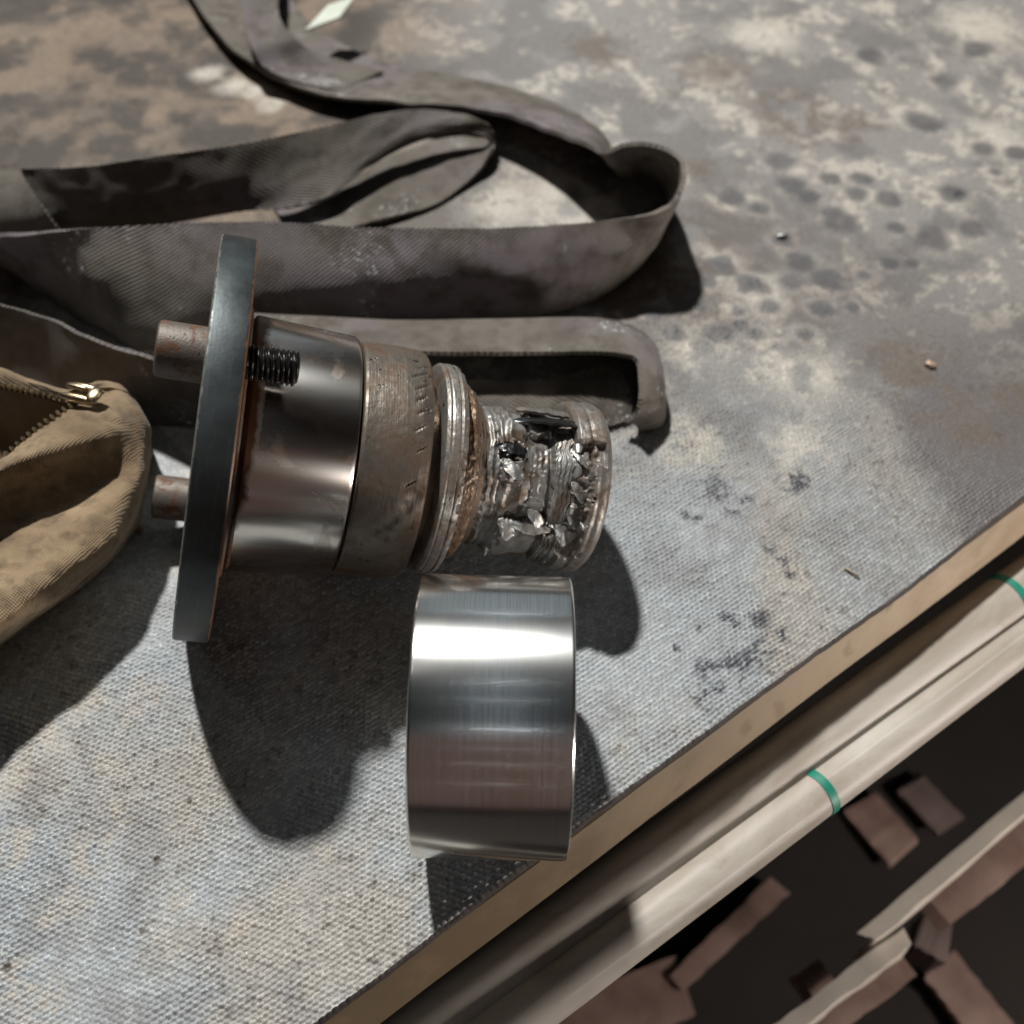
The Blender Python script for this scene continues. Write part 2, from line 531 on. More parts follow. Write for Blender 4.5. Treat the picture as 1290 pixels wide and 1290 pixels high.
# ------------------------------------------------------------------ layout data (millimetres, bench top = z 0)
STRAP_A = [[(-324.7,496.7,0.0),(-310.1,478.4,21.7),(-301.2,467.1,35.0)],[(-290.3,487.0,0.0),(-275.4,470.0,27.9),(-266.3,459.5,45.0)],[(-256.5,461.6,0.0),(-245.3,453.6,31.0),(-238.4,454.6,51.7)],[(-224.8,438.7,0.0),(-218.3,442.4,31.1),(-214.3,456.5,53.3)],[(-186.9,420.0,0.0),(-184.9,435.1,29.2),(-183.6,462.0,52.0)],[(-154.4,424.1,0.0),(-152.8,438.6,29.2),(-151.8,465.2,52.0)],[(-126.6,434.2,0.0),(-124.7,443.1,29.2),(-123.6,466.3,52.0)],[(-85.4,443.6,0.0),(-83.7,445.3,29.2),(-82.7,464.0,52.0)],[(-38.9,449.7,0.0),(-38.5,448.6,28.6),(-38.2,465.8,51.0)],[(-0.4,454.2,-0.0),(-3.7,452.4,28.0),(-5.7,469.0,50.0)],[(29.8,463.0,0.0),(28.2,460.1,26.8),(27.3,476.1,48.0)],[(54.5,482.2,0.0),(53.2,471.3,26.1),(52.4,482.4,47.0)],[(72.3,509.0,0.0),(71.5,487.2,29.2),(70.9,484.5,50.0)],[(82.8,530.9,0.0),(81.8,504.0,32.9),(81.3,491.0,54.0)],[(89.0,553.7,0.0),(87.6,523.9,34.7),(86.7,505.7,56.0)],[(89.2,570.8,0.0),(88.1,540.1,34.7),(87.4,521.4,56.0)],[(83.9,580.1,0.0),(81.8,551.2,34.7),(80.6,533.5,56.0)],[(76.4,584.7,0.0),(71.9,556.4,34.7),(69.1,539.0,56.0)],[(68.0,581.9,0.0),(60.7,556.4,33.5),(56.3,540.8,54.0)],[(60.0,589.7,0.0),(51.7,559.1,31.0),(46.5,540.3,50.0)],[(50.9,629.2,0.0),(41.4,584.1,26.0),(35.5,556.5,42.0)],[(25.2,658.7,0.0),(19.2,613.2,19.8),(15.6,585.2,32.0)],[(-6.9,678.0,0.0),(-10.8,636.0,16.7),(-13.3,610.3,27.0)],[(-40.8,690.0,0.0),(-43.8,649.0,13.6),(-45.6,623.8,22.0)],[(-71.9,698.4,0.0),(-72.9,656.5,11.2),(-73.5,630.9,18.0)],[(-98.0,707.2,-0.0),(-102.1,665.4,9.3),(-104.6,639.7,15.0)],[(-127.6,729.5,0.0),(-133.2,680.7,8.1),(-136.6,650.7,13.0)],[(-150.8,755.0,0.0),(-159.7,702.2,7.4),(-165.1,669.9,12.0)],[(-170.1,787.6,-0.0),(-182.1,728.5,8.1),(-189.5,692.3,13.0)],[(-189.2,834.1,0.0),(-206.6,771.4,8.1),(-217.2,733.0,13.0)],[(-208.2,897.4,0.0),(-231.4,828.9,8.1),(-245.6,786.9,13.0)],[(-225.7,967.1,0.0),(-255.5,895.9,8.1),(-273.7,852.2,13.0)]]
STRAP_B = [[(-306.8,531.8,30.0),(-291.9,511.2,17.0),(-277.0,498.5,10.0)],[(-276.3,523.1,40.0),(-266.3,508.7,18.0),(-256.3,510.4,8.0)],[(-236.9,520.4,45.0),(-230.2,509.5,20.5),(-223.4,514.5,8.0)],[(-199.1,528.6,47.0),(-195.1,517.8,21.5),(-191.2,523.0,8.0)],[(-158.8,545.3,44.0),(-160.1,529.5,23.0),(-161.4,526.9,12.0)],[(-117.7,568.8,40.0),(-124.8,545.0,24.0),(-131.8,529.1,14.0)],[(-88.4,592.5,34.0),(-99.2,564.1,24.0),(-109.9,538.4,16.0)],[(-61.2,606.0,30.0),(-76.3,583.8,24.0),(-91.5,561.6,18.0)],[(-37.4,608.4,27.0),(-53.7,597.5,22.5),(-70.0,586.6,18.0)],[(-23.7,605.2,24.0),(-34.1,603.5,21.0),(-44.5,601.8,18.0)],[(-18.4,605.6,19.0),(-21.0,602.5,18.5),(-23.6,599.3,18.0)],[(-17.5,608.9,13.0),(-17.1,603.5,13.0),(-16.7,598.0,13.0)],[(-25.1,613.7,8.0),(-22.2,600.6,9.0),(-19.3,587.5,10.0)],[(-48.1,613.9,5.0),(-38.3,594.4,5.0),(-28.5,574.9,5.0)],[(-76.6,597.3,4.0),(-64.0,573.0,4.0),(-51.5,548.8,4.0)],[(-107.8,569.1,4.0),(-96.3,549.3,4.0),(-84.9,529.5,4.0)],[(-147.7,548.1,4.0),(-138.1,530.0,4.0),(-128.5,511.9,4.0)]]
STRAP_G = [[(-278.5,525.9,40.0),(-322.7,531.4,35.0)],[(-270.7,513.7,37.0),(-313.6,514.0,32.0)],[(-260.7,502.3,28.0),(-303.9,499.4,22.0)],[(-251.5,497.0,12.0),(-288.5,490.2,8.0)],[(-238.9,484.3,6.0),(-272.2,475.4,4.0)]]
STRAP_D = [[(-148.6,428.5,1.0),(-149.2,430.4,15.0),(-148.0,426.6,25.0),(-140.4,401.1,31.0)],[(-138.2,427.7,1.0),(-138.7,429.6,15.0),(-137.8,425.7,25.0),(-131.7,400.3,31.0)],[(-101.5,426.1,1.0),(-101.8,428.0,15.0),(-101.2,424.1,25.0),(-97.2,398.1,31.0)],[(-60.9,424.6,1.0),(-61.1,426.5,15.0),(-60.7,422.6,25.0),(-58.0,395.0,31.0)],[(-12.5,426.9,1.0),(-12.6,428.9,15.0),(-12.5,424.9,25.0),(-11.6,395.5,31.0)],[(36.1,429.8,1.0),(36.2,431.8,15.0),(36.0,427.8,25.0),(34.9,397.7,31.0)],[(56.4,425.8,1.0),(56.6,427.8,15.0),(56.1,423.8,25.0),(52.4,396.7,31.0)],[(68.3,414.4,1.0),(69.1,416.2,15.0),(67.5,412.6,25.0),(59.1,392.5,31.0)],[(72.2,398.4,1.0),(73.3,400.1,13.0),(71.2,396.7,23.0),(60.2,379.4,29.0)],[(72.9,381.2,1.0),(74.4,382.5,9.0),(71.4,379.9,19.0),(59.8,370.1,25.0)],[(69.9,375.5,1.0),(71.7,376.3,2.0),(68.0,374.8,12.0),(58.4,370.8,17.0)],[(61.3,373.4,1.0),(63.2,373.9,-2.0),(59.4,372.9,8.0),(54.3,371.5,11.0)]]
STRAP_E = [[(-67.1,395.5,14.0),(-65.3,367.2,4.0)],[(-35.3,393.8,14.0),(-34.1,367.1,4.0)],[(-3.6,394.3,14.0),(-2.9,368.2,4.0)],[(20.2,397.3,14.0),(16.6,369.9,4.0)],[(36.2,403.5,14.0),(34.2,371.5,4.0)],[(47.5,405.0,14.0),(46.1,374.0,4.0)],[(55.5,399.4,12.0),(52.9,376.4,4.0)],[(59.1,391.8,8.0),(57.7,379.7,4.0)]]
STRAP_C = [[(-274.6,410.4,45.0),(-285.3,390.7,0.0)],[(-250.3,406.7,45.0),(-260.5,388.7,-0.0)],[(-224.7,397.4,45.0),(-225.7,378.9,-0.0)],[(-206.7,387.0,45.0),(-200.1,371.7,-0.0)],[(-186.0,378.5,45.0),(-180.3,371.3,0.0)],[(-158.4,365.9,48.0),(-164.4,370.7,0.0)],[(-130.8,361.1,45.0),(-140.9,371.5,0.0)]]
STRAP_F = [[(-221.3,895.6,30.0),(-191.1,897.3,30.0)],[(-202.9,794.8,30.0),(-176.0,796.2,30.0)],[(-191.8,739.0,30.0),(-168.0,742.3,30.0)],[(-184.2,701.4,28.0),(-162.8,712.6,28.0)],[(-175.7,677.4,24.0),(-152.6,696.2,24.0)],[(-166.3,668.9,17.0),(-141.0,694.9,15.0)],[(-147.1,660.4,12.5),(-120.6,694.3,8.0)],[(-116.4,652.5,12.5),(-93.5,687.2,6.0)]]
BAG_F0 = [(-241.4,279.8,45.0),(-213.6,297.2,55.0),(-199.6,315.4,58.0),(-189.3,327.8,58.0),(-183.6,344.3,50.0),(-177.5,352.8,40.0),(-186.5,372.8,5.0)]
BAG_F1 = [(-232.1,264.1,55.0),(-208.4,287.9,62.0),(-190.2,306.2,64.0),(-180.3,321.6,60.0),(-174.1,336.4,52.0),(-168.9,342.7,42.0),(-183.1,369.5,3.0)]
BAG_F2 = [(-224.9,249.0,60.0),(-207.1,283.8,62.0),(-185.1,297.2,62.0),(-173.0,310.0,58.0),(-166.6,324.3,50.0),(-163.8,333.6,40.0),(-177.0,354.9,2.0)]
BAG_F3 = [(-228.0,240.6,45.0),(-213.1,278.3,40.0),(-190.8,293.9,40.0),(-175.8,302.3,41.0),(-164.5,306.3,42.0),(-162.1,318.3,36.0),(-174.5,339.8,2.0)]
BAG_F4 = [(-219.9,220.6,48.0),(-202.5,250.1,46.0),(-184.3,264.4,46.0),(-171.9,277.8,45.0),(-163.4,288.0,43.0),(-160.2,304.1,34.0),(-171.8,322.9,2.0)]
BAG_F5 = [(-214.2,197.0,42.0),(-196.8,224.5,40.0),(-183.1,241.5,40.0),(-171.9,257.1,38.0),(-163.9,273.1,34.0),(-163.8,298.1,22.0),(-171.3,309.6,1.0)]
BAG_F6 = [(-236.2,212.2,0.0),(-215.7,241.0,0.0),(-200.4,258.6,0.0),(-188.6,273.1,0.0),(-178.0,287.6,0.0),(-172.0,303.4,0.0),(-171.2,301.6,0.0)]
BAG_K0 = [(-264.3,352.5,50.0),(-226.7,340.4,55.0),(-208.6,334.3,57.0),(-193.2,329.6,58.0),(-185.6,345.2,50.0),(-177.5,352.8,40.0),(-186.5,372.8,5.0)]
BAG_K1 = [(-268.7,365.1,50.0),(-230.0,351.2,55.0),(-210.9,342.4,57.0),(-195.0,338.1,56.0),(-188.1,354.1,45.0),(-181.2,360.0,35.0),(-188.4,376.4,4.0)]
BAG_K2 = [(-299.1,395.8,0.0),(-261.3,391.5,-0.0),(-239.8,386.7,0.0),(-222.5,381.7,-0.0),(-206.4,381.2,0.0),(-191.6,377.3,0.0),(-187.0,369.4,0.0)]
DROPS = [(129.7,489.7,7.6),(154.1,488.6,7.6),(139.2,468.9,7.4),(117.2,507.8,6.4),(107.7,488.2,5.3),(99.0,468.7,5.2),(121.3,465.0,5.2),(167.8,469.9,7.4),(161.6,510.2,8.2),(175.6,492.1,8.9),(122.2,453.6,4.7),(128.7,446.3,6.0),(108.6,445.6,7.7),(155.8,447.2,6.4),(191.7,588.5,7.3),(210.6,590.1,7.4),(204.2,573.0,8.7),(223.6,568.3,8.7),(191.4,547.8,11.3),(244.5,531.3,11.1),(268.2,543.3,9.4),(263.3,573.8,9.7),(223.2,541.5,5.6),(73.7,462.6,6.5),(67.6,438.0,3.8),(185.4,470.5,4.4),(167.8,581.9,8.8),(163.1,602.2,9.9),(175.8,570.3,6.7),(127.5,568.4,9.6),(145.4,557.4,6.7),(85.0,444.7,6.0),(295.0,624.6,8.1),(260.7,654.2,13.5),(286.9,702.6,10.8),(243.4,730.9,9.9),(318.5,744.8,11.2),(314.3,621.1,8.1),(296.3,599.3,5.9),(212.3,508.6,5.5),(196.7,497.7,6.3),(153.4,527.8,6.5),(226.0,509.1,4.5)]
WET = [(98.1,335.4,6.4),(104.7,325.9,5.6),(110.7,330.0,3.8),(135.2,343.9,5.3),(139.1,344.5,3.1),(87.3,319.7,2.2),(92.8,318.5,3.7),(81.9,321.4,1.9),(118.7,303.2,2.9),(123.3,296.2,3.2),(125.9,289.2,2.5),(131.9,293.8,1.8),(94.9,265.5,2.1),(98.0,261.9,2.1),(83.9,239.7,4.0),(88.8,237.9,4.7),(95.9,242.0,5.4),(102.9,244.1,4.7),(108.7,250.2,3.4),(114.4,254.3,3.1),(119.9,257.3,2.4),(81.0,224.5,3.3),(82.3,220.9,2.0),(76.4,228.9,1.7),(110.4,264.3,3.5),(71.2,249.1,2.0),(84.2,258.7,2.1),(134.2,260.9,1.7),(95.2,234.3,3.0),(88.1,230.3,2.7),(268.2,574.0,3.4),(153.7,530.0,2.3)]
GRIME = [(-346.3,745.8,13.4),(-274.1,635.7,9.2),(-278.3,622.2,5.0),(-323.2,629.2,15.2),(-298.3,612.7,6.0),(-264.7,618.4,6.0),(-330.5,699.7,8.1),(-280.5,727.6,11.0),(-227.3,620.0,12.6),(-209.1,643.1,12.8),(-310.6,657.1,8.3),(-144.0,655.0,11.4),(207.7,419.0,24.9),(231.8,380.6,19.9),(215.9,399.2,24.4),(198.6,436.5,12.7),(110.5,595.9,9.9),(178.4,659.8,31.3),(130.6,705.6,27.1),(55.7,732.7,22.1),(217.3,643.3,20.5),(257.7,403.5,16.3)]
CLEAN = [(-177.9,672.3,11.6),(-189.2,676.6,10.6),(-162.0,654.3,8.3),(-212.9,690.1,8.5),(21.6,560.2,23.9),(-6.9,555.2,19.0),(40.6,553.3,14.2),(111.9,504.9,18.1),(136.0,478.6,17.6),(96.8,432.9,16.8),(149.3,417.0,20.7),(326.3,777.5,22.9),(303.4,638.1,20.5),(169.5,759.2,19.8),(244.8,601.4,14.9),(87.2,365.3,15.7),(142.3,367.1,15.7)]
BEIGE = [(-155.2,160.6,9.0),(-157.7,152.8,8.3),(-160.0,133.5,8.7),(-164.6,129.1,6.9),(-147.7,167.1,6.1),(-191.3,202.7,11.5),(-191.7,182.2,9.3),(-150.0,218.2,7.8),(-154.8,210.8,6.5),(-176.0,217.5,9.8),(-117.4,137.4,3.5),(-67.1,155.1,6.0),(-95.1,126.5,4.0),(-66.7,106.7,2.8),(-171.4,108.3,8.4),(-156.7,100.7,8.3),(335.2,767.0,22.7),(124.2,290.1,7.2),(-159.4,189.7,5.7),(-184.2,156.7,7.2),(20.0,226.6,3.3)]
SPECKS = [(-129.7,125.1,1.1),(-130.0,151.4,1.5),(-174.2,111.4,1.7),(-122.4,174.8,1.2),(-103.3,174.6,0.9)]
CHIPS = [(0.1537,0.53,0.0),(0.2182,0.4252,0.0),(0.154,0.2901,0.0)]
SCRAP = [(0.2579,-0.0832,0.5037,-0.0887,0.0096,-0.24,0.004,1.0),(0.1713,-0.0882,0.281,-0.0966,0.0096,-0.25,0.004,1.0),(0.4294,0.0026,0.4262,-0.0448,0.0346,-0.45,0.005,1.0),(0.4755,-0.0083,0.4737,-0.0539,0.0284,-0.45,0.005,1.0),(0.2118,-0.0115,0.3277,-0.0055,0.0134,-0.445,0.006,1.3),(0.1127,0.0151,0.2183,-0.0165,0.0429,-0.449,0.005,1.0),(0.3787,-0.1199,0.3701,-0.1914,0.0332,-0.445,0.008,1.0),(0.3298,-0.0953,0.4466,-0.1032,0.0221,-0.3,0.004,1.0),(0.2082,-0.0978,0.291,-0.1058,0.017,-0.3,0.004,1.0),(0.2494,-0.0677,0.2474,-0.09,0.0182,-0.32,0.02,1.0),(0.3356,-0.0963,0.3423,-0.1142,0.0251,-0.34,0.03,1.0)]

P0 = np.array([-0.04465, 0.11124])          # a point on the bench edge
DU = np.array([0.78739, 0.61646])           # along the edge
DV = np.array([-0.61646, 0.78739])          # into the bench


def uvw(u, v, z):
    q = P0 + DU * u + DV * v
    return (q[0], q[1], z)


# ------------------------------------------------------------------ the woven belt that covers the bench
def build_mat():
    fu, fv = 0.00050, 0.00050
    us = np.r_[np.arange(-0.50, -0.135, 0.004), np.arange(-0.135, 0.42, fu), np.arange(0.42, 1.0, 0.0026)]
    vs = np.r_[0.0, 0.0006, np.arange(0.0011, 0.225, fv), np.arange(0.225, 0.95, 0.0026)]
    U, V = np.meshgrid(us, vs, indexing='ij')
    # slightly ragged cut edge
    rag = (fbm(us * 90, us * 0 + 3.3, None, 4) - 0.5) * 0.0012 + (fbm(us * 7, us * 0 + 8.3, None, 2) - 0.5) * 0.005
    V = V + rag[:, None] * np.exp(-V / 0.006)
    X = P0[0] + DU[0] * U + DV[0] * V
    Y = P0[1] + DU[1] * U + DV[1] * V
    # weave: staggered floats in rows parallel to the edge
    wob = 0.0013 * (fbm(X * 40, Y * 40, None, 3) - 0.5) * 2
    r = (V + wob) / 0.0019
    row = np.floor(r)
    prof = np.abs(np.sin(np.pi * (r - row))) ** 0.7
    uu = U + 0.0009 * (fbm(X * 55 + 9, Y * 55, None, 3) - 0.5) * 2 + 0.0004 * (hash3(row.astype(np.int64), (row * 0).astype(np.int64), (row * 0).astype(np.int64)) - 0.5)
    ph = uu / 0.0027 + 0.5 * np.mod(row, 2)
    cellj = np.floor(ph).astype(np.int64)
    var = hash3(cellj, row.astype(np.int64), np.zeros_like(cellj))
    ph = ph + 0.30 * (r - row)
    h = prof * (1 - 0.72 * np.abs(np.cos(np.pi * ph)) ** 7) * (0.55 + 0.75 * var)
    wear = sstep(0.42, 0.66, fbm(X * 22 + 4, Y * 22, None, 4))
    fade = (1 - sstep(0.17, 0.222, V)) * (1 - sstep(0.30, 0.415, U)) * sstep(-0.135, -0.125, U)
    amp = 0.0015 * (1 - 0.50 * wear) * fade
    Z = h * amp - 0.0011 + 0.0006 * (fbm(X * 14, Y * 14, None, 2) - 0.5)
    # ---- colour of the belt and its dirt
    xm, ym = X * 1000, Y * 1000
    n1 = fbm(X * 16, Y * 16, None, 5)
    n2 = fbm(X * 60 + 31, Y * 60 + 7, None, 5)
    n3 = fbm(X * 220 + 11, Y * 220 + 3, None, 3)
    far = sstep(0.30, 0.46, Y)

    def C(*c):
        return np.array(c)

    def lay(col, c, a):
        return col + (c - col) * a[..., None]

    col = lay(np.broadcast_to(C(0.375, 0.405, 0.425), X.shape + (3,)).copy(), C(0.40, 0.385, 0.355), sstep(0.45, 0.68, n1))
    col = lay(col, C(0.24, 0.235, 0.235), 0.5 * sstep(0.50, 0.75, n2))
    rt = sstep(0.06, 0.20, X)
    col = lay(col, C(0.27, 0.26, 0.25), 0.45 * rt)
    # thread to thread variation
    col = col * (0.80 + 0.40 * var[..., None])
    top = lay(np.broadcast_to(C(0.265, 0.25, 0.235), X.shape + (3,)).copy(), C(0.50, 0.46, 0.40), sstep(0.52, 0.62, n2 * 0.6 + n3 * 0.4))
    top = lay(top, C(0.165, 0.155, 0.15), 0.9 * sstep(0.50, 0.64, fbm(X * 24 + 50, Y * 24, None, 5)))
    col = lay(col, top, far * 0.92)
    # broad lilac grey dirt towards the corner of the belt
    cor = sstep(0.09, 0.24, X) * sstep(0.54, 0.40, Y)
    col = lay(col, C(0.125, 0.112, 0.112), 0.85 * cor * sstep(0.36, 0.56, fbm(X * 13 + 2, Y * 13, None, 4)))
    lf = np.clip(1.15 * sstep(0.02, -0.16, X) * sstep(0.40, 0.50, Y), 0, 1)
    brown = lay(np.broadcast_to(C(0.19, 0.137, 0.092), X.shape + (3,)).copy(), C(0.030, 0.019, 0.011), sstep(0.34, 0.60, fbm(X * 34 + 5, Y * 34 + 2, None, 5)))
    col = lay(col, brown, lf * 0.9)
    mid = np.exp(-((X - 0.03) / 0.13) ** 2 - ((Y - 0.50) / 0.07) ** 2)
    col = lay(col, C(0.095, 0.072, 0.055), 0.9 * mid * sstep(0.42, 0.56, fbm(X * 30 + 8, Y * 30 + 1, None, 5)))

    def blobs(lst, soft, nz, amt):
        m = np.zeros_like(X)
        for (a, b, rr) in lst:
            w = (np.abs(xm - a) < rr * 2.4) & (np.abs(ym - b) < rr * 2.4)
            if not w.any():
                continue
            dd = np.hypot(xm[w] - a, ym[w] - b) / rr + (nz[w] - 0.5) * amt
            m[w] = np.maximum(m[w], 1 - sstep(1 - soft, 1 + soft, dd))
        return m

    col = lay(col, C(0.62, 0.58, 0.51), 0.75 * blobs(CLEAN, 0.7, n2, 2.2) * sstep(0.30, 0.52, n1 * 0.4 + n2 * 0.6))
    col = lay(col, C(0.15, 0.12, 0.098), 0.80 * blobs(GRIME, 0.6, n2, 1.8) * sstep(0.33, 0.55, n2))
    col = lay(col, C(0.52, 0.46, 0.38), 0.48 * blobs(BEIGE, 0.6, n2, 2.0) * sstep(0.30, 0.55, n3))
    halo = blobs([(a, b, r_ * 1.5) for a, b, r_ in DROPS], 0.5, n2, 1.0)
    col = lay(col, C(0.58, 0.53, 0.47), 0.40 * halo * sstep(0.40, 0.60, n2))
    dr = blobs(DROPS, 0.40, n2, 1.1)
    col = lay(col, C(0.115, 0.115, 0.122), 0.80 * dr)
    we = blobs([(a, b, r_ * 1.25) for a, b, r_ in WET], 0.6, 0.5 * n3 + 0.5 * n2, 3.2) * sstep(0.36, 0.52, n3)
    col = lay(col, C(0.055, 0.060, 0.075), 0.85 * we)
    sp = blobs(SPECKS, 0.3, n3, 0.8)
    col = lay(col, C(0.08, 0.06, 0.045), 0.9 * sp)
    # scattered fine specks of swarf and dirt
    sc = sstep(0.80, 0.86, vnoise(X * 420, Y * 420))
    col = lay(col, C(0.10, 0.085, 0.07), 0.5 * sc * sstep(0.45, 0.6, n1))
    wet = np.clip(we + 0.35 * dr, 0, 1) - 0.75 * far * (1 - np.clip(we + dr, 0, 1))
    nu, nv = len(us), len(vs)
    verts = np.stack([X, Y, Z], -1).reshape(-1, 3)
    o = meshobj('woven_belt', verts, gridfaces(nu, nv), M['mat'], None, True)
    me = o.data
    at = me.attributes.new('Col', 'FLOAT_COLOR', 'POINT')
    at.data.foreach_set('color', np.concatenate([np.clip(col, 0, 1).reshape(-1, 3), np.ones((nu * nv, 1))], 1).astype(np.float32).ravel())
    aw = me.attributes.new('wet', 'FLOAT', 'POINT')
    aw.data.foreach_set('value', wet.astype(np.float32).ravel())
    tag(o, kind='structure')
    # rubber edge under the weave, following the ragged cut
    e = []
    Zt = Z[:, 0]
    for k, (dv, dz) in enumerate(((0.0, None), (-0.0012, -0.0012), (-0.0014, -0.0030), (-0.0004, -0.0046), (0.01, -0.0047))):
        zz = Zt if dz is None else np.full_like(us, dz)
        e.append(np.stack([X[:, 0] + DV[0] * dv, Y[:, 0] + DV[1] * dv, zz], -1))
    e = np.stack(e, 1)
    ed = meshobj('belt_edge', e.reshape(-1, 3), gridfaces(len(us), 5), M['matedge'], o, True)
    return o


build_mat()


def build_board():
    bm = bmesh.new()
    prof = [(0.9, -0.0050), (0.0008, -0.0050), (-0.0008, -0.0056), (-0.0016, -0.0070), (-0.0068, -0.0310), (-0.0060, -0.0325), (0.9, -0.0325)]
    us = np.linspace(-0.55, 1.05, 60)
    rows = []
    for u in us:
        j = (fbm(np.array([u * 30.0]), np.array([2.2]), None, 3)[0] - 0.5) * 0.0016
        rows.append([bm.verts.new(uvw(u, v + (j if v < 0.1 else 0), z)) for v, z in prof])
    n = len(prof)
    for a, b in zip(rows, rows[1:]):
        for k in range(n):
            bm.faces.new((a[k], b[k], b[(k + 1) % n], a[(k + 1) % n]))
    bm.faces.new(rows[0])
    bm.faces.new(rows[-1][::-1])
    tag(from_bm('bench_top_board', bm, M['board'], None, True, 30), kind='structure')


build_board()

# dim shelf below the bench
bm = bmesh.new()
bmesh.ops.create_grid(bm, x_segments=40, y_segments=40, size=1.2)
for v in bm.verts:
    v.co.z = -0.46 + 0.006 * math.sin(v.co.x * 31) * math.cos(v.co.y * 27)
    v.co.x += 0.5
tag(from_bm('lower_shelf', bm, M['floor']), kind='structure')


# ------------------------------------------------------------------ spindle with flange
TAU = math.atan2(0.08008 - 0.03714, 0.15382)
PSI = 0.09330
d = Vector((math.cos(TAU) * math.cos(PSI), math.cos(TAU) * math.sin(PSI), -math.sin(TAU)))
e1 = Vector((-math.sin(PSI), math.cos(PSI), 0))
e2 = d.cross(e1)
RF = 0.08008
cf = Vector((-0.11902, 0.29282, RF * math.cos(TAU)))
rot = Matrix((d, e1, e2)).transposed()
sp = empty('flanged_spindle', cf - e2 * RF, rot)
tag(sp, 'damaged steel spindle with dark flange and chewed up shaft end lying on woven mat', 'spindle')
OFF = (0, 0, RF)
A0 = math.radians(48.7)            # angle from -Y of the side that shows most

lathe('flange', chamfered(-0.0068, 0.0068, 0.0800, 0.0011, 0.0), M['flange'], sp, OFF, 256)
lathe('flange_step', [(0.0060, 0.0545), (0.0078, 0.0542), (0.0086, 0.0535), (0.0086, 0.0500), (0.0100, 0.0500), (0.0100, 0.04)],
      M['flange_edge'], sp, OFF, 200)
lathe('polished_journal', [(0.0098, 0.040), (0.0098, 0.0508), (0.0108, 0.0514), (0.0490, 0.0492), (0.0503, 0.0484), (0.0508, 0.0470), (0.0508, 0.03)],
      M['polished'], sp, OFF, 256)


def dented(name, s0, s1, prof_s, prof_r, mat, ns, nphi, amp, seed, extra=None, cap=True):
    s = np.linspace(s0, s1, ns)
    p = np.linspace(-np.pi, np.pi, nphi, endpoint=False)
    SS, PP = np.meshgrid(s, p, indexing='ij')
    R = np.interp(SS, prof_s, prof_r)
    cy, cz = -np.cos(PP + A0), np.sin(PP + A0)
    n = fbm(SS * 300 + seed, cy * R * 300, cz * R * 300 + seed, 5) - 0.5
    dR = amp * n
    if extra is not None:
        dR = dR + extra(SS, PP, R, cy, cz)
    R2 = np.maximum(R + dR, 0.004)
    v = np.stack([SS, R2 * cy, R2 * cz + RF], -1)
    if cap:
        c0 = v[:1].copy(); c0[..., 1] *= 0.3; c0[..., 2] = (c0[..., 2] - RF) * 0.3 + RF
        c1 = v[-1:].copy(); c1[..., 1] *= 0.05; c1[..., 2] = (c1[..., 2] - RF) * 0.05 + RF
        v = np.concatenate([c0, v, c1])
    return meshobj(name, v.reshape(-1, 3), gridfaces(len(v), nphi, True), mat, sp, True, sharp=50)


def nicks(SS, PP, R, cy, cz):
    # short axial cracks along the front shoulder and a few dents
    r = np.zeros_like(SS)
    for sx, ph, ln, w in ((0.0735, 48, .007, .012), (0.0740, 40, .006, .010), (0.0735, 33, .004, .010), (0.0750, 27, .006, .012),
                          (0.0735, 18, .005, .012), (0.0745, 8, .004, .010), (0.072, -8, .004, .012), (0.0755, 55, .006, .010)):
        r -= 0.0009 * np.exp(-((SS - sx) / (ln / 2)) ** 4 - ((PP - math.radians(ph) - (SS - sx) * 14) / (w * 0.7)) ** 2)
    for sx, ph, w in ((0.0745, -14, .0022), (0.0725, -19, .0025), (0.068, -26, .002), (0.066, -30, .0018), (0.0665, -36, .0018), (0.063, -33, .0015)):
        r -= 0.0009 * np.exp(-(((SS - sx)) ** 2 + ((PP - math.radians(ph)) * 0.047) ** 2) / w ** 2)
    return r


dented('bearing_race', 0.0512, 0.0795, [0.0512, 0.0518, 0.0530, 0.068, 0.0745, 0.0780, 0.0790, 0.0795],
       [0.0440, 0.0472, 0.0478, 0.0482, 0.0478, 0.0468, 0.0455, 0.040], M['bearing'], 110, 420, 0.0004, 3, nicks)
lathe('shaft_core', [(0.0785, 0.0002), (0.0785, 0.036), (0.104, 0.030), (0.104, 0.0002)], M['amber'], sp, OFF, 120)


def dent2(SS, PP, R, cy, cz):
    r = -0.0005 * np.exp(-((SS - 0.0905) / 0.0004) ** 2) - 0.0003 * np.exp(-((SS - 0.0868) / 0.0004) ** 2)
    r -= 0.0016 * np.exp(-((SS - 0.0935) / 0.0012) ** 2) * sstep(0.5, 0.62, vnoise(PP * 22, SS * 300))
    return r


rr = dented('retaining_ring', 0.0838, 0.0945, [0.0838, 0.0846, 0.0858, 0.0915, 0.0935, 0.0945], [0.0400, 0.0432, 0.0440, 0.0440, 0.0428, 0.039],
            M['steel'], 60, 420, 0.0006, 8, dent2)


def dent3(SS, PP, R, cy, cz):
    n = fbm(SS * 500 + 3, cy * 14, cz * 14, 4)
    return 0.0022 * (n - 0.5) - 0.0015 * np.exp(-((PP - math.radians(28)) / 0.05) ** 2)


dented('spacer_ring', 0.0942, 0.1025, [0.0942, 0.0950, 0.0985, 0.1005, 0.1025], [0.030, 0.0368, 0.0364, 0.0345, 0.029], M['amber'], 50, 360, 0.0008, 21, dent3)


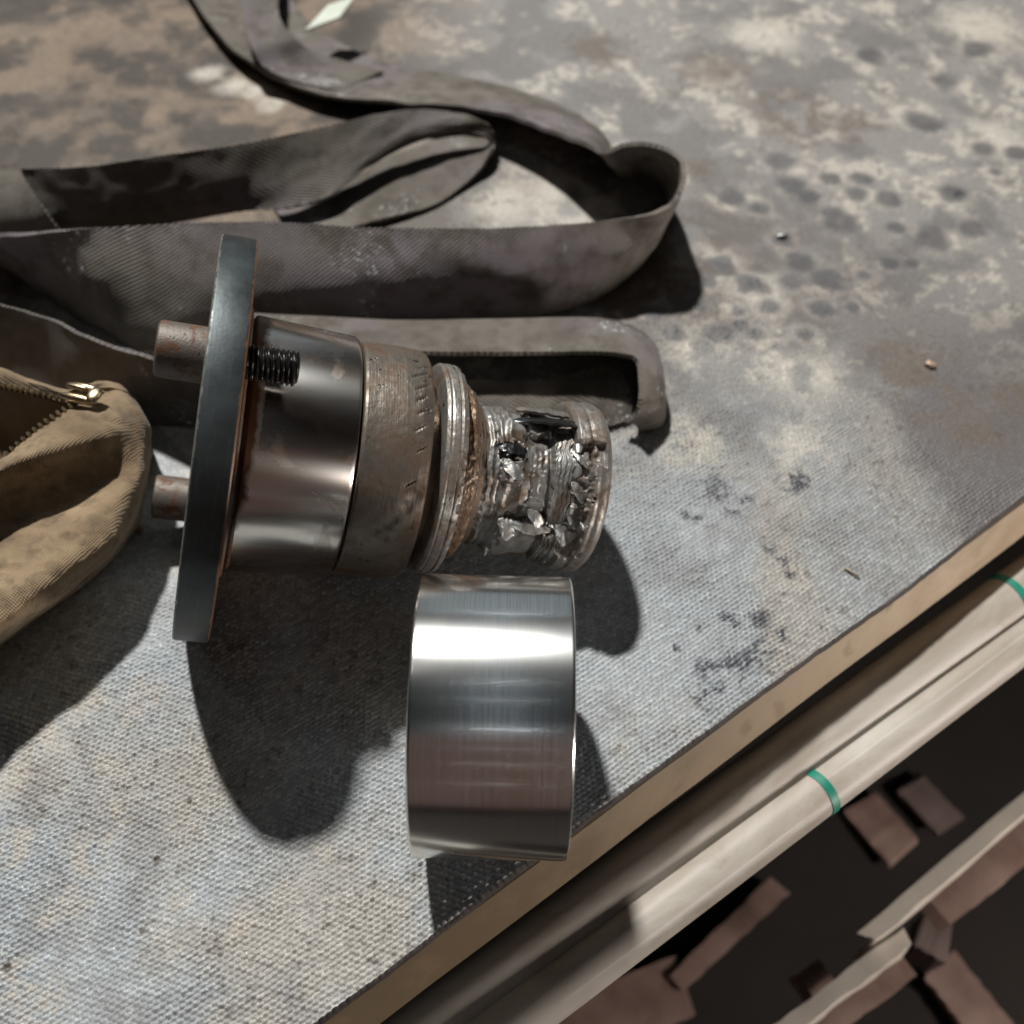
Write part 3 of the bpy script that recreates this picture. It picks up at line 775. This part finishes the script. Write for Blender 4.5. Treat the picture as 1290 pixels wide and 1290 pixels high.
def chewed(SS, PP, R, cy, cz):
    dg = np.degrees(PP)
    jag = (fbm(SS * 200, cy * 9 + 2, cz * 9, 3) - 0.5)
    big = (fbm(SS * 70 + 4, cy * 4 + 2, cz * 4, 2) - 0.5)
    r = 0.0014 * big
    # two rolled lips on the neck
    for s0, w, a in ((0.1065, 0.0011, 0.0011), (0.1098, 0.0009, 0.0007), (0.1135, 0.0013, 0.0012)):
        r += a * np.exp(-((SS - s0 - jag * .002 - 0.0006 * np.sin(dg * 0.05)) / w) ** 2)

    def plate(a0, a1, d0, d1, h, sharp=2.0, js=.004, jd=12):
        return h * sstep(a0, a0 + .0008, SS + jag * js) * (1 - sstep(a1 - .0008, a1, SS + jag * js)) \
            * sstep(d0, d0 + sharp, dg + jag * jd) * (1 - sstep(d1 - sharp, d1, dg + jag * jd))

    r += plate(0.1105, 0.1195, -4, 15, 0.0017)             # smeared silver patch
    r -= plate(0.1095, 0.1215, 16, 27, 0.0034)             # gouge above it
    r += plate(0.1090, 0.1200, 28, 62, 0.0014)
    r += plate(0.1220, 0.1320, 40, 75, 0.0020)             # hump under the torn flap
    r -= plate(0.1210, 0.1325, 30, 41, 0.0012)
    r += plate(0.1150, 0.1400, -80, -33, 0.0030, 2.5, .008, 22)   # torn lower flank
    r -= plate(0.1150, 0.1330, -33, -26, 0.0012, 3, .006, 16)
    r += plate(0.1225, 0.1310, -24, -14, 0.0007, 3)
    # ridged weld track
    tr = sstep(0.1325, 0.1336, SS + jag * .003) * (1 - sstep(0.1394, 0.1402, SS + jag * .003)) * (1 - sstep(42, 50, dg))
    r += tr * (0.0015 + 0.00018 * np.sin(SS * 3600 + 9 * jag))
    r -= 0.0016 * np.exp(-((SS - 0.1318) / 0.0008) ** 2) * (1 - sstep(40, 48, dg))
    # crumbled debris next to the collar
    bl = sstep(0.1400, 0.1410, SS) * (1 - sstep(36, 46, dg))
    blk = vnoise(SS * 170, cy * 8 + 7, cz * 8)
    r += bl * (sstep(0.35, 0.42, blk) + sstep(0.60, 0.67, blk) - 0.9) * 0.0016
    # long shallow gouges round the journal
    for s0, d0, d1, dep in ((0.1245, -20, 26, .0008), (0.1285, -12, 34, .0006), (0.1265, 4, 30, .0005)):
        r -= dep * np.exp(-((SS - s0 - jag * .003) / 0.0007) ** 2) * sstep(d0, d0 + 8, dg) * (1 - sstep(d1 - 8, d1, dg))
    return r


dented('worn_shaft', 0.1010, 0.1480, [0.1010, 0.1030, 0.1060, 0.1100, 0.1150, 0.1200, 0.1230, 0.1350, 0.1390, 0.1420, 0.1480],
       [0.0325, 0.0295, 0.0288, 0.0288, 0.0296, 0.0298, 0.0290, 0.0292, 0.0305, 0.0320, 0.0320], M['worn'], 300, 640, 0.00022, 13, chewed)


def collar_cut(SS, PP, R, cy, cz):
    dg = np.degrees(PP)
    jag = (fbm(SS * 320 + 9, cy * 13, cz * 13 + 4, 4) - 0.5)
    face = sstep(-58, -50, dg + jag * 14) * (1 - sstep(31, 34, dg + jag * 4))
    r = -0.0034 * face * (1 - sstep(0.1470, 0.1482, SS + jag * .006))
    r -= 0.0030 * sstep(15, 18, dg + jag * 6) * (1 - sstep(31, 33, dg)) * sstep(0.1468, 0.1475, SS) * (1 - sstep(0.1528, 0.1534, SS))
    r += 0.0016 * (sstep(0.4, 0.48, vnoise(SS * 200, cy * 9, cz * 9)) - 0.5) * face * (1 - sstep(0.149, 0.151, SS))
    r -= 0.0006 * np.exp(-((SS - 0.1475) / 0.0006) ** 2)
    return r


dented('end_collar', 0.1405, 0.1560, [0.1405, 0.1412, 0.1425, 0.1520, 0.1530, 0.1545, 0.1560], [0.028, 0.0345, 0.0362, 0.0369, 0.0368, 0.0360, 0.0345],
       M['steel'], 110, 560, 0.0006, 31, collar_cut)


def on_shaft(s, deg, r):
    a = math.radians(deg) + A0
    return Vector((s, -r * math.cos(a), r * math.sin(a) + RF))


def leaf(name, s0, d0, s1, d1, r0, r1, wdeg, mat, lift=0.002, n=14, m=6):
    v = []
    for i in range(n):
        t = i / (n - 1)
        w = wdeg * (math.sin(math.pi * (0.06 + 0.88 * t)) ** 0.8) * (0.85 + 0.3 * random.random())
        for j in range(m):
            q = j / (m - 1) - 0.5
            v.append(on_shaft(s0 + (s1 - s0) * t, d0 + (d1 - d0) * t + w * q, r0 + (r1 - r0) * t + lift * (0.5 - q) * math.sin(math.pi * t) + 0.0006 * random.random()))
    top = np.array(v)
    ctr = np.array([0.13, 0, RF])
    inn = top.copy()
    inn[:, 1:] = (inn[:, 1:] - ctr[1:]) * 0.965 + ctr[1:]
    F = gridfaces(n, m)
    F2 = F[:, ::-1] + n * m
    edge = [i * m for i in range(n)] + [(n - 1) * m + j for j in range(1, m)] + [i * m + m - 1 for i in range(n - 2, -1, -1)] + [j for j in range(m - 2, 0, -1)]
    side = np.array([(a, a + n * m, b + n * m, b) for a, b in zip(edge, edge[1:] + edge[:1])])
    return meshobj(name, np.concatenate([top, inn]), np.concatenate([F, F2, side]), mat, sp, True, sharp=40)


leaf('torn_sliver', 0.1160, 50, 0.1450, 47, 0.0312, 0.0345, 13, M['sliver'], 0.0035)
leaf('torn_sliver', 0.1180, 66, 0.1400, 60, 0.0318, 0.0335, 15, M['steel'], 0.002)
leaf('torn_sliver', 0.1090, 24, 0.1205, 22, 0.0300, 0.0312, 9, M['sliver'], 0.001)
leaf('torn_sliver', 0.1170, -33, 0.1350, -34, 0.0325, 0.0335, 6, M['burr'], 0.0025)


for s0, g0, s1, g1, w in ((.1398, 26, .1462, 16, 11), (.1400, 2, .1466, -8, 12), (.1398, -18, .1466, -26, 12), (.1370, -32, .1450, -42, 13),
                          (.1110, 9, .1195, 3, 12), (.1130, -34, .1210, -42, 13), (.1235, -22, .1315, -29, 9)):
    leaf('torn_flake', s0, g0, s1, g1, 0.0316, 0.0328, w, M['burr'] if random.random() < 0.5 else M['worn'], 0.0024, 10, 6)


# cap screws through the flange
def cap_screw(ang, r):
    a = math.radians(ang)
    oy, oz = r * math.cos(a), r * math.sin(a) + RF
    R = 0.0098
    prof = [(-0.0066, 0.0002), (-0.0066, R), (-0.0215, R), (-0.0224, R - 0.0003), (-0.0230, R - 0.0012), (-0.0230, 0.0060), (-0.0150, 0.0058), (-0.0150, 0.0002)]
    h = lathe('cap_screw', prof[::-1], M['bolt'], sp, (0, oy, oz), 64)
    # helical thread as stacked ridges following one screw line
    n, turns, p = 40, 10, 0.00175
    x0 = 0.0066
    rows = []
    L = turns * p + 0.001
    ns = turns * 8
    t = np.linspace(0, 2 * np.pi, n, endpoint=False)
    for i in range(ns + 1):
        x = x0 + L * i / ns
        ph = (x - x0) / p - t / (2 * np.pi)
        tri = np.abs((ph % 1.0) - 0.5) * 2
        rr_ = 0.0053 + 0.0010 * np.clip(tri * 1.3, 0, 1)
        if i >= ns - 3:
            rr_ = rr_ - 0.0004 * (i - ns + 4)
        rows.append(np.stack([np.full(n, x), oy + rr_ * np.cos(t), oz + rr_ * np.sin(t)], -1))
    rows.append(np.stack([np.full(n, x0 + L), oy + 0.0001 * np.cos(t), oz + 0.0001 * np.sin(t)], -1))
    v = np.stack(rows)
    meshobj('thread', v.reshape(-1, 3), gridfaces(len(rows), n, True)[:, ::-1], M['thread'], h, True, sharp=40)


cap_screw(106, 0.0665)
cap_screw(286, 0.0665)

# ------------------------------------------------------------------ loose bright ring
ring = lathe('steel_ring', chamfered(-0.0268, 0.0268, 0.0500, 0.0012, 0.0385, 4), M['ring'], None, (0, 0, 0.0), 360)
ring.location = (-0.0050, 0.1887, 0.0500 + 0.0001)
ring.rotation_euler = (0, 0, 0)
tag(ring, 'bright machined steel ring resting on its side near the mat edge', 'ring')


# ------------------------------------------------------------------ webbing sling
def ribbon(name, stations, mat, label, across=14, thick=0.0023, sag=0.0, seed=0, step=0.0011):
    P = np.asarray(stations, dtype=float) / 1000.0          # (n, rails, 3)
    mid = P.mean(1)
    L = np.linalg.norm(np.diff(mid, axis=0), axis=1).sum()
    m = max(20, int(L / step))
    Q, q = catmull(P, m)
    if Q.shape[1] > 2:                                         # several rails: smooth across as well
        R = []
        for row in Q:
            c, _ = catmull(row, across)
            R.append(c)
        G = np.stack(R)
    else:
        t = np.linspace(0, 1, across)[None, :, None]
        G = Q[:, :1] * (1 - t) + Q[:, 1:] * t
    w = np.linalg.norm(Q[:, 0] - Q[:, -1], axis=1)
    tu = np.linspace(0, 1, across)
    # surface normal, slight belly and ripples, frayed selvedge
    du_ = np.gradient(G, axis=0)
    dv_ = np.gradient(G, axis=1)
    N = np.cross(du_, dv_)
    N /= np.linalg.norm(N, axis=-1, keepdims=True) + 1e-9
    rip = (fbm(np.repeat(q[:, None], across, 1) * 28 + seed, np.repeat(tu[None], m, 0) * 2.2 + seed, None, 3) - 0.5)
    G = G + N * (rip * 0.006 * sag + 0.0)[..., None]
    ed = (0.0002 * np.sin(q * 2300) + 0.0006 * (fbm(q * 220 + seed, q * 0, None, 2) - 0.5))
    wd = dv_ / (np.linalg.norm(dv_, axis=-1, keepdims=True) + 1e-9)
    G[:, 0] -= wd[:, 0] * ed[:, None]
    G[:, -1] += wd[:, -1] * ed[:, None]
    G[..., 2] = np.maximum(G[..., 2], 0.0016)
    uv = np.stack([np.repeat(q[:, None], across, 1), tu[None] * np.maximum(w[:, None], 0.03)], -1).reshape(-1, 2)
    h = thick / 2
    a, b = G + N * h, G - N * h
    n = m * across
    F = gridfaces(m, across)
    edge = [i * across for i in range(m)] + [(m - 1) * across + j for j in range(1, across)] + [i * across + across - 1 for i in range(m - 2, -1, -1)] + [j for j in range(across - 2, 0, -1)]
    side = np.array([(x, y, y + n, x + n) for x, y in zip(edge, edge[1:] + edge[:1])])
    base = Vector(G.reshape(-1, 3).mean(0)); base.z = 0.0020
    V = np.concatenate([a.reshape(-1, 3), b.reshape(-1, 3)]) - np.array(base)
    o = meshobj(name, V, np.concatenate([F, F[:, ::-1] + n, side]), mat, None, True, np.concatenate([uv, uv]), sharp=60)
    o.location = (base.x, base.y, 0.0)
    return tag(o, label, 'strap', 'strands of the grey webbing sling')


ribbon('webbing_strap', STRAP_A, M['strap'], 'long grey webbing strap standing on edge and turning back in a hairpin bend', 16, sag=0.8, seed=1)
ribbon('webbing_strap', STRAP_B, M['strap'], 'grey webbing strap folded into a pointed flat loop with an open slit', 16, sag=0.7, seed=4)
ribbon('webbing_strap', STRAP_G, M['strap'], 'short ribbed strap fold crossing at the end of the pointed loop', 12, sag=0.4, seed=9)
ribbon('webbing_strap', STRAP_D, M['strap'], 'pale grey webbing loop with squared end right behind the spindle', 22, sag=0.15, seed=12)
ribbon('webbing_strap', STRAP_E, M['strap'], 'dark strap tongue tucked inside the squared webbing loop', 14, sag=0.8, seed=15)
ribbon('webbing_strap', STRAP_C, M['strap_shaded'], 'dark shaded strap between the khaki bag and the long strap', 12, sag=0.6, seed=18)  # strap extended beside the bag to fill an area of black shadow
ribbon('webbing_strap', STRAP_F, M['strap'], 'short strap piece crossing over the flat far end of the long strap', 12, sag=0.5, seed=22)

# ------------------------------------------------------------------ khaki bag
bag = empty('canvas_bag', (-0.22, 0.30, 0.0))
tag(bag, 'worn khaki canvas bag with half open brass zip beside the flange', 'bag')
BO = np.array((-0.22, 0.30, 0.0))


def loft(name, rails, mat, nl, nc, seed, amp, thick=0.0018, zmin=0.0012):
    P = np.stack([np.asarray(r, dtype=float) / 1000 for r in rails], 1)   # stations, rails, 3
    Q, q = catmull(P, nl)
    G = np.stack([catmull(row, nc)[0] for row in Q])
    du_, dv_ = np.gradient(G, axis=0), np.gradient(G, axis=1)
    N = np.cross(du_, dv_)
    N /= np.linalg.norm(N, axis=-1, keepdims=True) + 1e-9
    wr = fbm(G[..., 0] * 60 + seed, G[..., 1] * 60, G[..., 2] * 60, 4) - 0.5
    wr2 = np.abs(fbm(G[..., 0] * 30 + seed, G[..., 1] * 55, G[..., 2] * 30 + 7, 3) - 0.5)
    G = G + N * (amp * wr + amp * 0.8 * (0.12 - wr2))[..., None]
    G[..., 2] = np.maximum(G[..., 2], zmin)
    if N[..., 2].mean() < 0:
        N = -N
    a, b = G, G - N * thick
    n = nl * nc
    F = gridfaces(nl, nc)
    edge = [i * nc for i in range(nl)] + [(nl - 1) * nc + j for j in range(1, nc)] + [i * nc + nc - 1 for i in range(nl - 2, -1, -1)] + [j for j in range(nc - 2, 0, -1)]
    side = np.array([(x, y, y + n, x + n) for x, y in zip(edge, edge[1:] + edge[:1])])
    V = np.concatenate([a.reshape(-1, 3), b.reshape(-1, 3)]) - BO
    return meshobj(name, V, np.concatenate([F, F[:, ::-1] + n, side]), mat, bag, True, sharp=70)


loft('front_panel', [BAG_F0, BAG_F1, BAG_F2, BAG_F3, BAG_F4, BAG_F5, BAG_F6], M['canvas'], 160, 150, 3, 0.0035)
loft('back_panel', [BAG_K0, BAG_K1, BAG_K2], M['canvas'], 120, 50, 8, 0.003)
f0 = np.array(BAG_F0); k0 = np.array(BAG_K0)
low = (f0 + k0) / 2; low[:, 2] = np.minimum(low[:, 2], 22)
loft('lining', [f0 - [0, 0, 1.5], (f0 * 2 + low) / 3 - [0, 0, 14], low, (k0 * 2 + low) / 3 - [0, 0, 14], k0 - [0, 0, 1.5]], M['lining'], 80, 50, 12, 0.003)


def zip_teeth(rail, name, side):
    P, q = catmull((np.asarray(rail, dtype=float) / 1000)[:, None, :], 400)
    P = P[:, 0]
    bm = bmesh.new()
    L = np.r_[0, np.cumsum(np.linalg.norm(np.diff(P, axis=0), axis=1))]
    s = 0.004
    while s < L[-1]:
        i = int(np.searchsorted(L, s))
        if i >= len(P) - 2:
            break
        c = Vector(P[i]) + Vector((0, 0, 0.0012)) - Vector(BO)
        t = (Vector(P[i + 1]) - Vector(P[i])).normalized()
        m = Matrix.Translation(c) @ t.to_track_quat('X', 'Z').to_matrix().to_4x4() @ Matrix.Diagonal((0.0009, 0.0019, 0.0014, 1))
        bmesh.ops.create_icosphere(bm, subdivisions=1, radius=1.0, matrix=m)
        s += 0.0030
    o = from_bm(name, bm, M['brass'], bag)
    tag(o, kind='stuff')


zip_teeth(BAG_K0[:4], 'zip_teeth', 1)
zip_teeth(BAG_F0[1:4], 'zip_teeth', -1)

# zip slider: a curved shell with a bridge and a small pull
sl = np.array(BAG_F0[3]) / 1000 + np.array([0.003, 0.003, 0.004]) - BO
bm = bmesh.new()
R_ = Matrix.Rotation(math.radians(-14), 4, 'Z')
for (ox, oy, oz, a, b, c) in ((0, 0.0032, 0, .0095, .0022, .0022), (0, -0.0032, 0, .0095, .0022, .0022), (0.006, 0, 0.001, .0035, .0045, .0018), (-0.001, 0, 0.0038, .0055, .0014, .0013)):
    bmesh.ops.create_uvsphere(bm, u_segments=18, v_segments=10, radius=1,
                              matrix=Matrix.Translation(sl) @ R_ @ Matrix.Translation((ox, oy, oz)) @ Matrix.Diagonal((a, b, c, 1)))
from_bm('zip_slider', bm, M['brass'], bag)

# ------------------------------------------------------------------ pipes under the bench edge
def tube(name, a, b, r, mat, parent=None, n=40, wall=0.0025):
    a, b = Vector(a), Vector(b)
    L = (b - a).length
    prof = [(0, r - wall), (0, r), (L, r), (L, r - wall), (0, r - wall)]
    o = lathe(name, prof, mat, parent, (0, 0, 0), n)
    if parent is None:
        o.matrix_world = Matrix.Translation(a) @ (b - a).to_track_quat('X', 'Z').to_matrix().to_4x4()
    return o, L


def banded_pipe(u0, v0, z0, u1, v1, z1, r, band, label):
    a, b = Vector(uvw(u0, v0, z0)), Vector(uvw(u1, v1, z1))
    t, L = tube('painted_pipe', a, b, r, M['pipe'])
    x = L * band
    lathe('tape_band', [(x - 0.0021, r - 0.0005), (x - 0.0021, r + 0.0004), (x + 0.0021, r + 0.0004), (x + 0.0021, r - 0.0005)], M['green'], t, (0, 0, 0), 40)
    tag(t, label, 'pipe', 'cream pipes under the bench edge')


banded_pipe(-0.30, -0.0015, -0.058, 0.80, -0.0385, -0.036, 0.0130, 0.590, 'thicker cream pipe with green band tucked close under the bench board')
banded_pipe(-0.30, -0.0220, -0.050, 0.80, -0.0560, -0.050, 0.0104, 0.457, 'slimmer cream pipe with green band, outermost below the bench edge')


# ------------------------------------------------------------------ scrap on the shelf below
def bar(name, u0, v0, u1, v1, w, h, z, mat, label, cat, extra=None, drop=0.0, taper=1.0):
    """flat bar lying with its top face at z; optional downturned leg makes it an angle iron"""
    a, b = Vector(uvw(u0, v0, z)), Vector(uvw(u1, v1, z + drop))
    t = (b - a)
    L = t.length
    t.normalize()
    sd = Vector((0, 0, 1)).cross(t).normalized()
    bm = bmesh.new()

    def prism(sec):
        n = 14
        rows = []
        for i in range(n):
            k = i / (n - 1)
            s_ = 1 + (taper - 1) * k
            rows.append([bm.verts.new(a + t * (L * k + (random.uniform(-.004, .004) if i in (0, n - 1) else 0)) + sd * (y * s_ + random.uniform(-.0007, .0007)) + Vector((0, 0, zz + random.uniform(-.0005, .0005)))) for y, zz in sec])
        m = len(sec)
        for p, q in zip(rows, rows[1:]):
            for k in range(m):
                bm.faces.new((p[k], q[k], q[(k + 1) % m], p[(k + 1) % m]))
        bm.faces.new(rows[0][::-1])
        bm.faces.new(rows[-1])

    if extra:                     # angle iron: horizontal lip and vertical leg
        th, leg = extra
        prism([(w / 2, 0), (w / 2, -th), (-w / 2 + th, -th), (-w / 2 + th, -leg), (-w / 2, -leg), (-w / 2, 0)])
    else:
        prism([(w / 2, 0), (w / 2, -h), (-w / 2, -h), (-w / 2, 0)])
    o = from_bm(name, bm, mat, None, True, 30)
    c = Vector((a + b) / 2)
    o.data.transform(Matrix.Translation(-c))
    o.location = c
    return tag(o, label, cat)


PIECES = (('angle_iron', 'scrap_pale', 'long pale angle iron lying parallel to the pipes over the dark shelf', 'angle iron'),
          ('angle_iron', 'scrap_pale', 'short pale angle iron with torn end beside the long one', 'angle iron'),
          ('steel_offcut', 'scrap', 'small rectangular brown steel offcut down in the dark below the pipes', 'offcut'),
          ('steel_offcut', 'scrap_dark', 'dim purple brown steel offcut in the dark below the pipes', 'offcut'),
          ('flat_bar', 'scrap', 'pinkish tapering flat bar below the slimmer pipe', 'flat bar'),
          ('steel_plate', 'scrap', 'pinkish steel plate under the tapering flat bar', 'plate'),
          ('steel_plate', 'scrap', 'pinkish narrow plate lying crosswise past the angle irons', 'plate'),
          ('steel_plate', 'scrap', 'brown strip of plate tucked along the long angle iron', 'plate'),
          ('steel_plate', 'scrap', 'pinkish strip of plate tucked along the short angle iron', 'plate'),
          ('steel_block', 'scrap', 'small pinkish torn block at the end of the short angle iron', 'block'),
          ('steel_block', 'scrap_dark', 'dark rust brown block between the two angle irons', 'block'))
for (nm, mk, lb, ct), (u0, v0, u1, v1, w_, z_, h_, tp) in zip(PIECES, SCRAP):
    bar(nm, u0, v0, u1, v1, w_, h_, z_, M[mk], lb, ct, (0.003, 0.035) if nm == 'angle_iron' else None, 0.0, tp)

# a scrap of pale plastic on the strap and a few metal chips
bm = bmesh.new()
pts = [(0, 0, 0), (0.012, 0.030, 0.002), (0.030, 0.034, 0.006), (0.022, 0.010, 0.004)]
vv = [bm.verts.new(p) for p in pts] + [bm.verts.new((p[0], p[1], p[2] + 0.0015)) for p in pts]
for f in ((3, 2, 1, 0), (4, 5, 6, 7), (0, 1, 5, 4), (1, 2, 6, 5), (2, 3, 7, 6), (3, 0, 4, 7)):
    bm.faces.new([vv[i] for i in f])
pl = from_bm('plastic_scrap', bm, M['plastic'], None, False)
pl.location = (-0.1445, 0.700, 0.024)
tag(pl, 'small pale translucent plastic scrap lying on the far strap end', 'plastic scrap')



def chip(name, loc, pts, mat, rz, label, cat, thick=0.0012):
    bm = bmesh.new()
    lo = [bm.verts.new((x, y, 0.0)) for x, y in pts]
    hi = [bm.verts.new((x * 0.9, y * 0.9, thick + 0.0008 * math.sin(i * 2.1))) for i, (x, y) in enumerate(pts)]
    n = len(pts)
    for i in range(n):
        bm.faces.new((lo[i], lo[(i + 1) % n], hi[(i + 1) % n], hi[i]))
    bm.faces.new(lo[::-1])
    bm.faces.new(hi)
    o = from_bm(name, bm, mat, None, False)
    o.location = loc
    o.rotation_euler = (0, 0, rz)
    tag(o, label, cat)


chip('metal_chip', CHIPS[0], [(-.004, -.0006), (.001, -.0015), (.0045, 0), (.002, .0015), (-.002, .001)], M['grit'], 0.3,
     'tiny bright metal chip among the oil drops on the mat', 'chip', 0.0008)
chip('metal_chip', CHIPS[1], [(-.003, -.0012), (0, -.0022), (.0034, -.0006), (.003, .0018), (-.002, .0018)], M['rustchip'], -0.5,
     'small rusty chip lying in the dark patch of the mat', 'chip', 0.0012)
chip('wood_splinter', CHIPS[2], [(-.004, -.0005), (.0035, -.0003), (.0045, .0002), (-.0035, .0004)], M['straw'], -0.75,
     'thin straw coloured splinter on the mat near its edge', 'splinter', 0.001)
